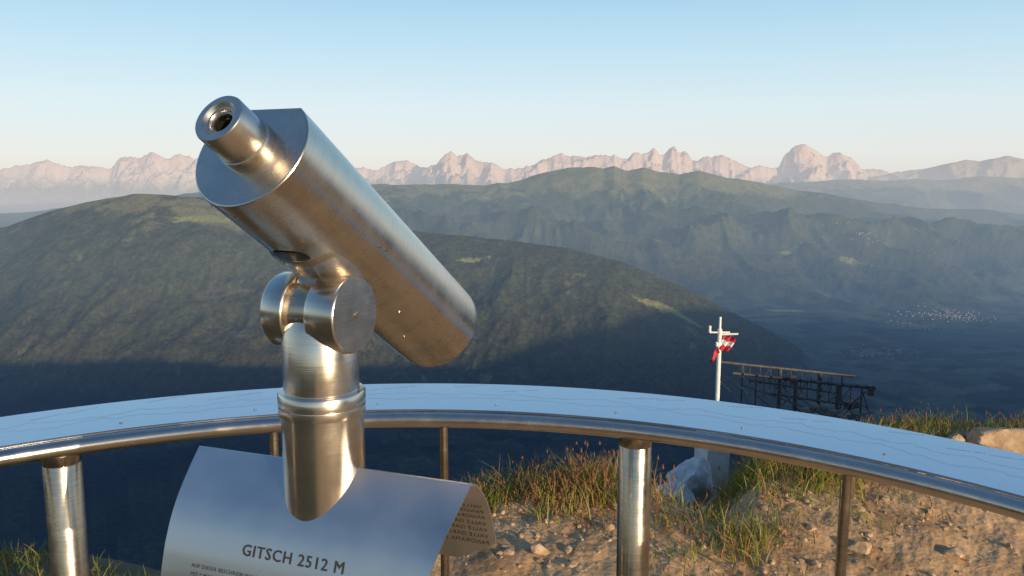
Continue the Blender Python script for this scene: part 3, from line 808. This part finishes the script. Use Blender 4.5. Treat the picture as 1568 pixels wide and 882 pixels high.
for t in range(6):
    a = t*math.pi/3; g.add(cyl_geo(P(12.0, 29.6, -7.9), P(12.0+.5*math.cos(a), 29.4, -7.9+.4*math.sin(a)), .025, 6))
g.obj('sheaves', GALV, lift)
g = Geo()
g.add(box_geo((11.4, 29.9, -7.75), (1.3, .8, .12), .1)); g.add(box_geo((12.7, 29.8, -7.7), (.8, .7, .45), .5)); g.add(box_geo((9.7, 30.1, -8.35), (1.6, .8, .1), 0)); g.add(box_geo((12.9, 29.3, -7.0), (.5, .3, .25), .6))
g.add(box_geo((10.5, 28.95, -5.95), (.22, .12, .32), 0)); g.add(box_geo((13.5, 29.1, -6.4), (.2, .12, .4), 0))
g.obj('service_platform', IRON, lift, smooth=False)

# ------------------------------------------------------------------ light
world = bpy.data.worlds.new('World'); scene.world = world; world.use_nodes = True
nt = world.node_tree; nt.nodes.clear()
sky = nt.nodes.new('ShaderNodeTexSky'); sky.sky_type = 'NISHITA'; sky.sun_disc = False
sky.sun_elevation = rad(SUN_EL); sky.sun_rotation = rad(180-SUN_AZ); sky.altitude = 2500; sky.air_density = 1.0; sky.dust_density = 2.0; sky.ozone_density = 1.0
bg = nt.nodes.new('ShaderNodeBackground'); bg.inputs[1].default_value = .14
nt.links.new(sky.outputs[0], bg.inputs[0])
tc = nt.nodes.new('ShaderNodeTexCoord'); sx = nt.nodes.new('ShaderNodeSeparateXYZ'); nt.links.new(tc.outputs['Generated'], sx.inputs[0])
cr = nt.nodes.new('ShaderNodeValToRGB'); nt.links.new(sx.outputs['Z'], cr.inputs[0]); e = cr.color_ramp.elements
e[0].position = 0; e[0].color = (.78, .76, .73, 1); e[1].position = 1; e[1].color = (.07, .17, .38, 1)
for p_, c_ in ((.025, (.81, .82, .81)), (.08, (.74, .86, .90)), (.14, (.58, .80, .92)), (.22, (.38, .67, .88)), (.45, (.14, .32, .60))):
    x = e.new(p_); x.color = (*c_, 1)
bg2 = nt.nodes.new('ShaderNodeBackground'); nt.links.new(cr.outputs[0], bg2.inputs[0]); bg2.inputs[1].default_value = 1.0
mr = nt.nodes.new('ShaderNodeMapRange'); mr.inputs[1].default_value = -.7; mr.inputs[2].default_value = .45; mr.inputs[3].default_value = .15; mr.inputs[4].default_value = .90
nt.links.new(sx.outputs['Y'], mr.inputs[0])
ms = nt.nodes.new('ShaderNodeMixShader'); nt.links.new(mr.outputs[0], ms.inputs[0])
nt.links.new(bg.outputs[0], ms.inputs[1]); nt.links.new(bg2.outputs[0], ms.inputs[2])
wo = nt.nodes.new('ShaderNodeOutputWorld'); nt.links.new(ms.outputs[0], wo.inputs[0])
sl = bpy.data.lights.new('sun', 'SUN'); sl.energy = 5; sl.angle = rad(.5); sl.color = (1, .77, .49)
so = link(bpy.data.objects.new('sun', sl))
az, el = rad(SUN_AZ), rad(SUN_EL)
sd = Vector((math.sin(az)*math.cos(el), -math.cos(az)*math.cos(el), math.sin(el)))
so.rotation_euler = sd.to_track_quat('Z', 'Y').to_euler(); so.location = (3, -6, 5)
scene.view_settings.view_transform = 'Standard'; scene.view_settings.look = 'None'; scene.view_settings.exposure = 0
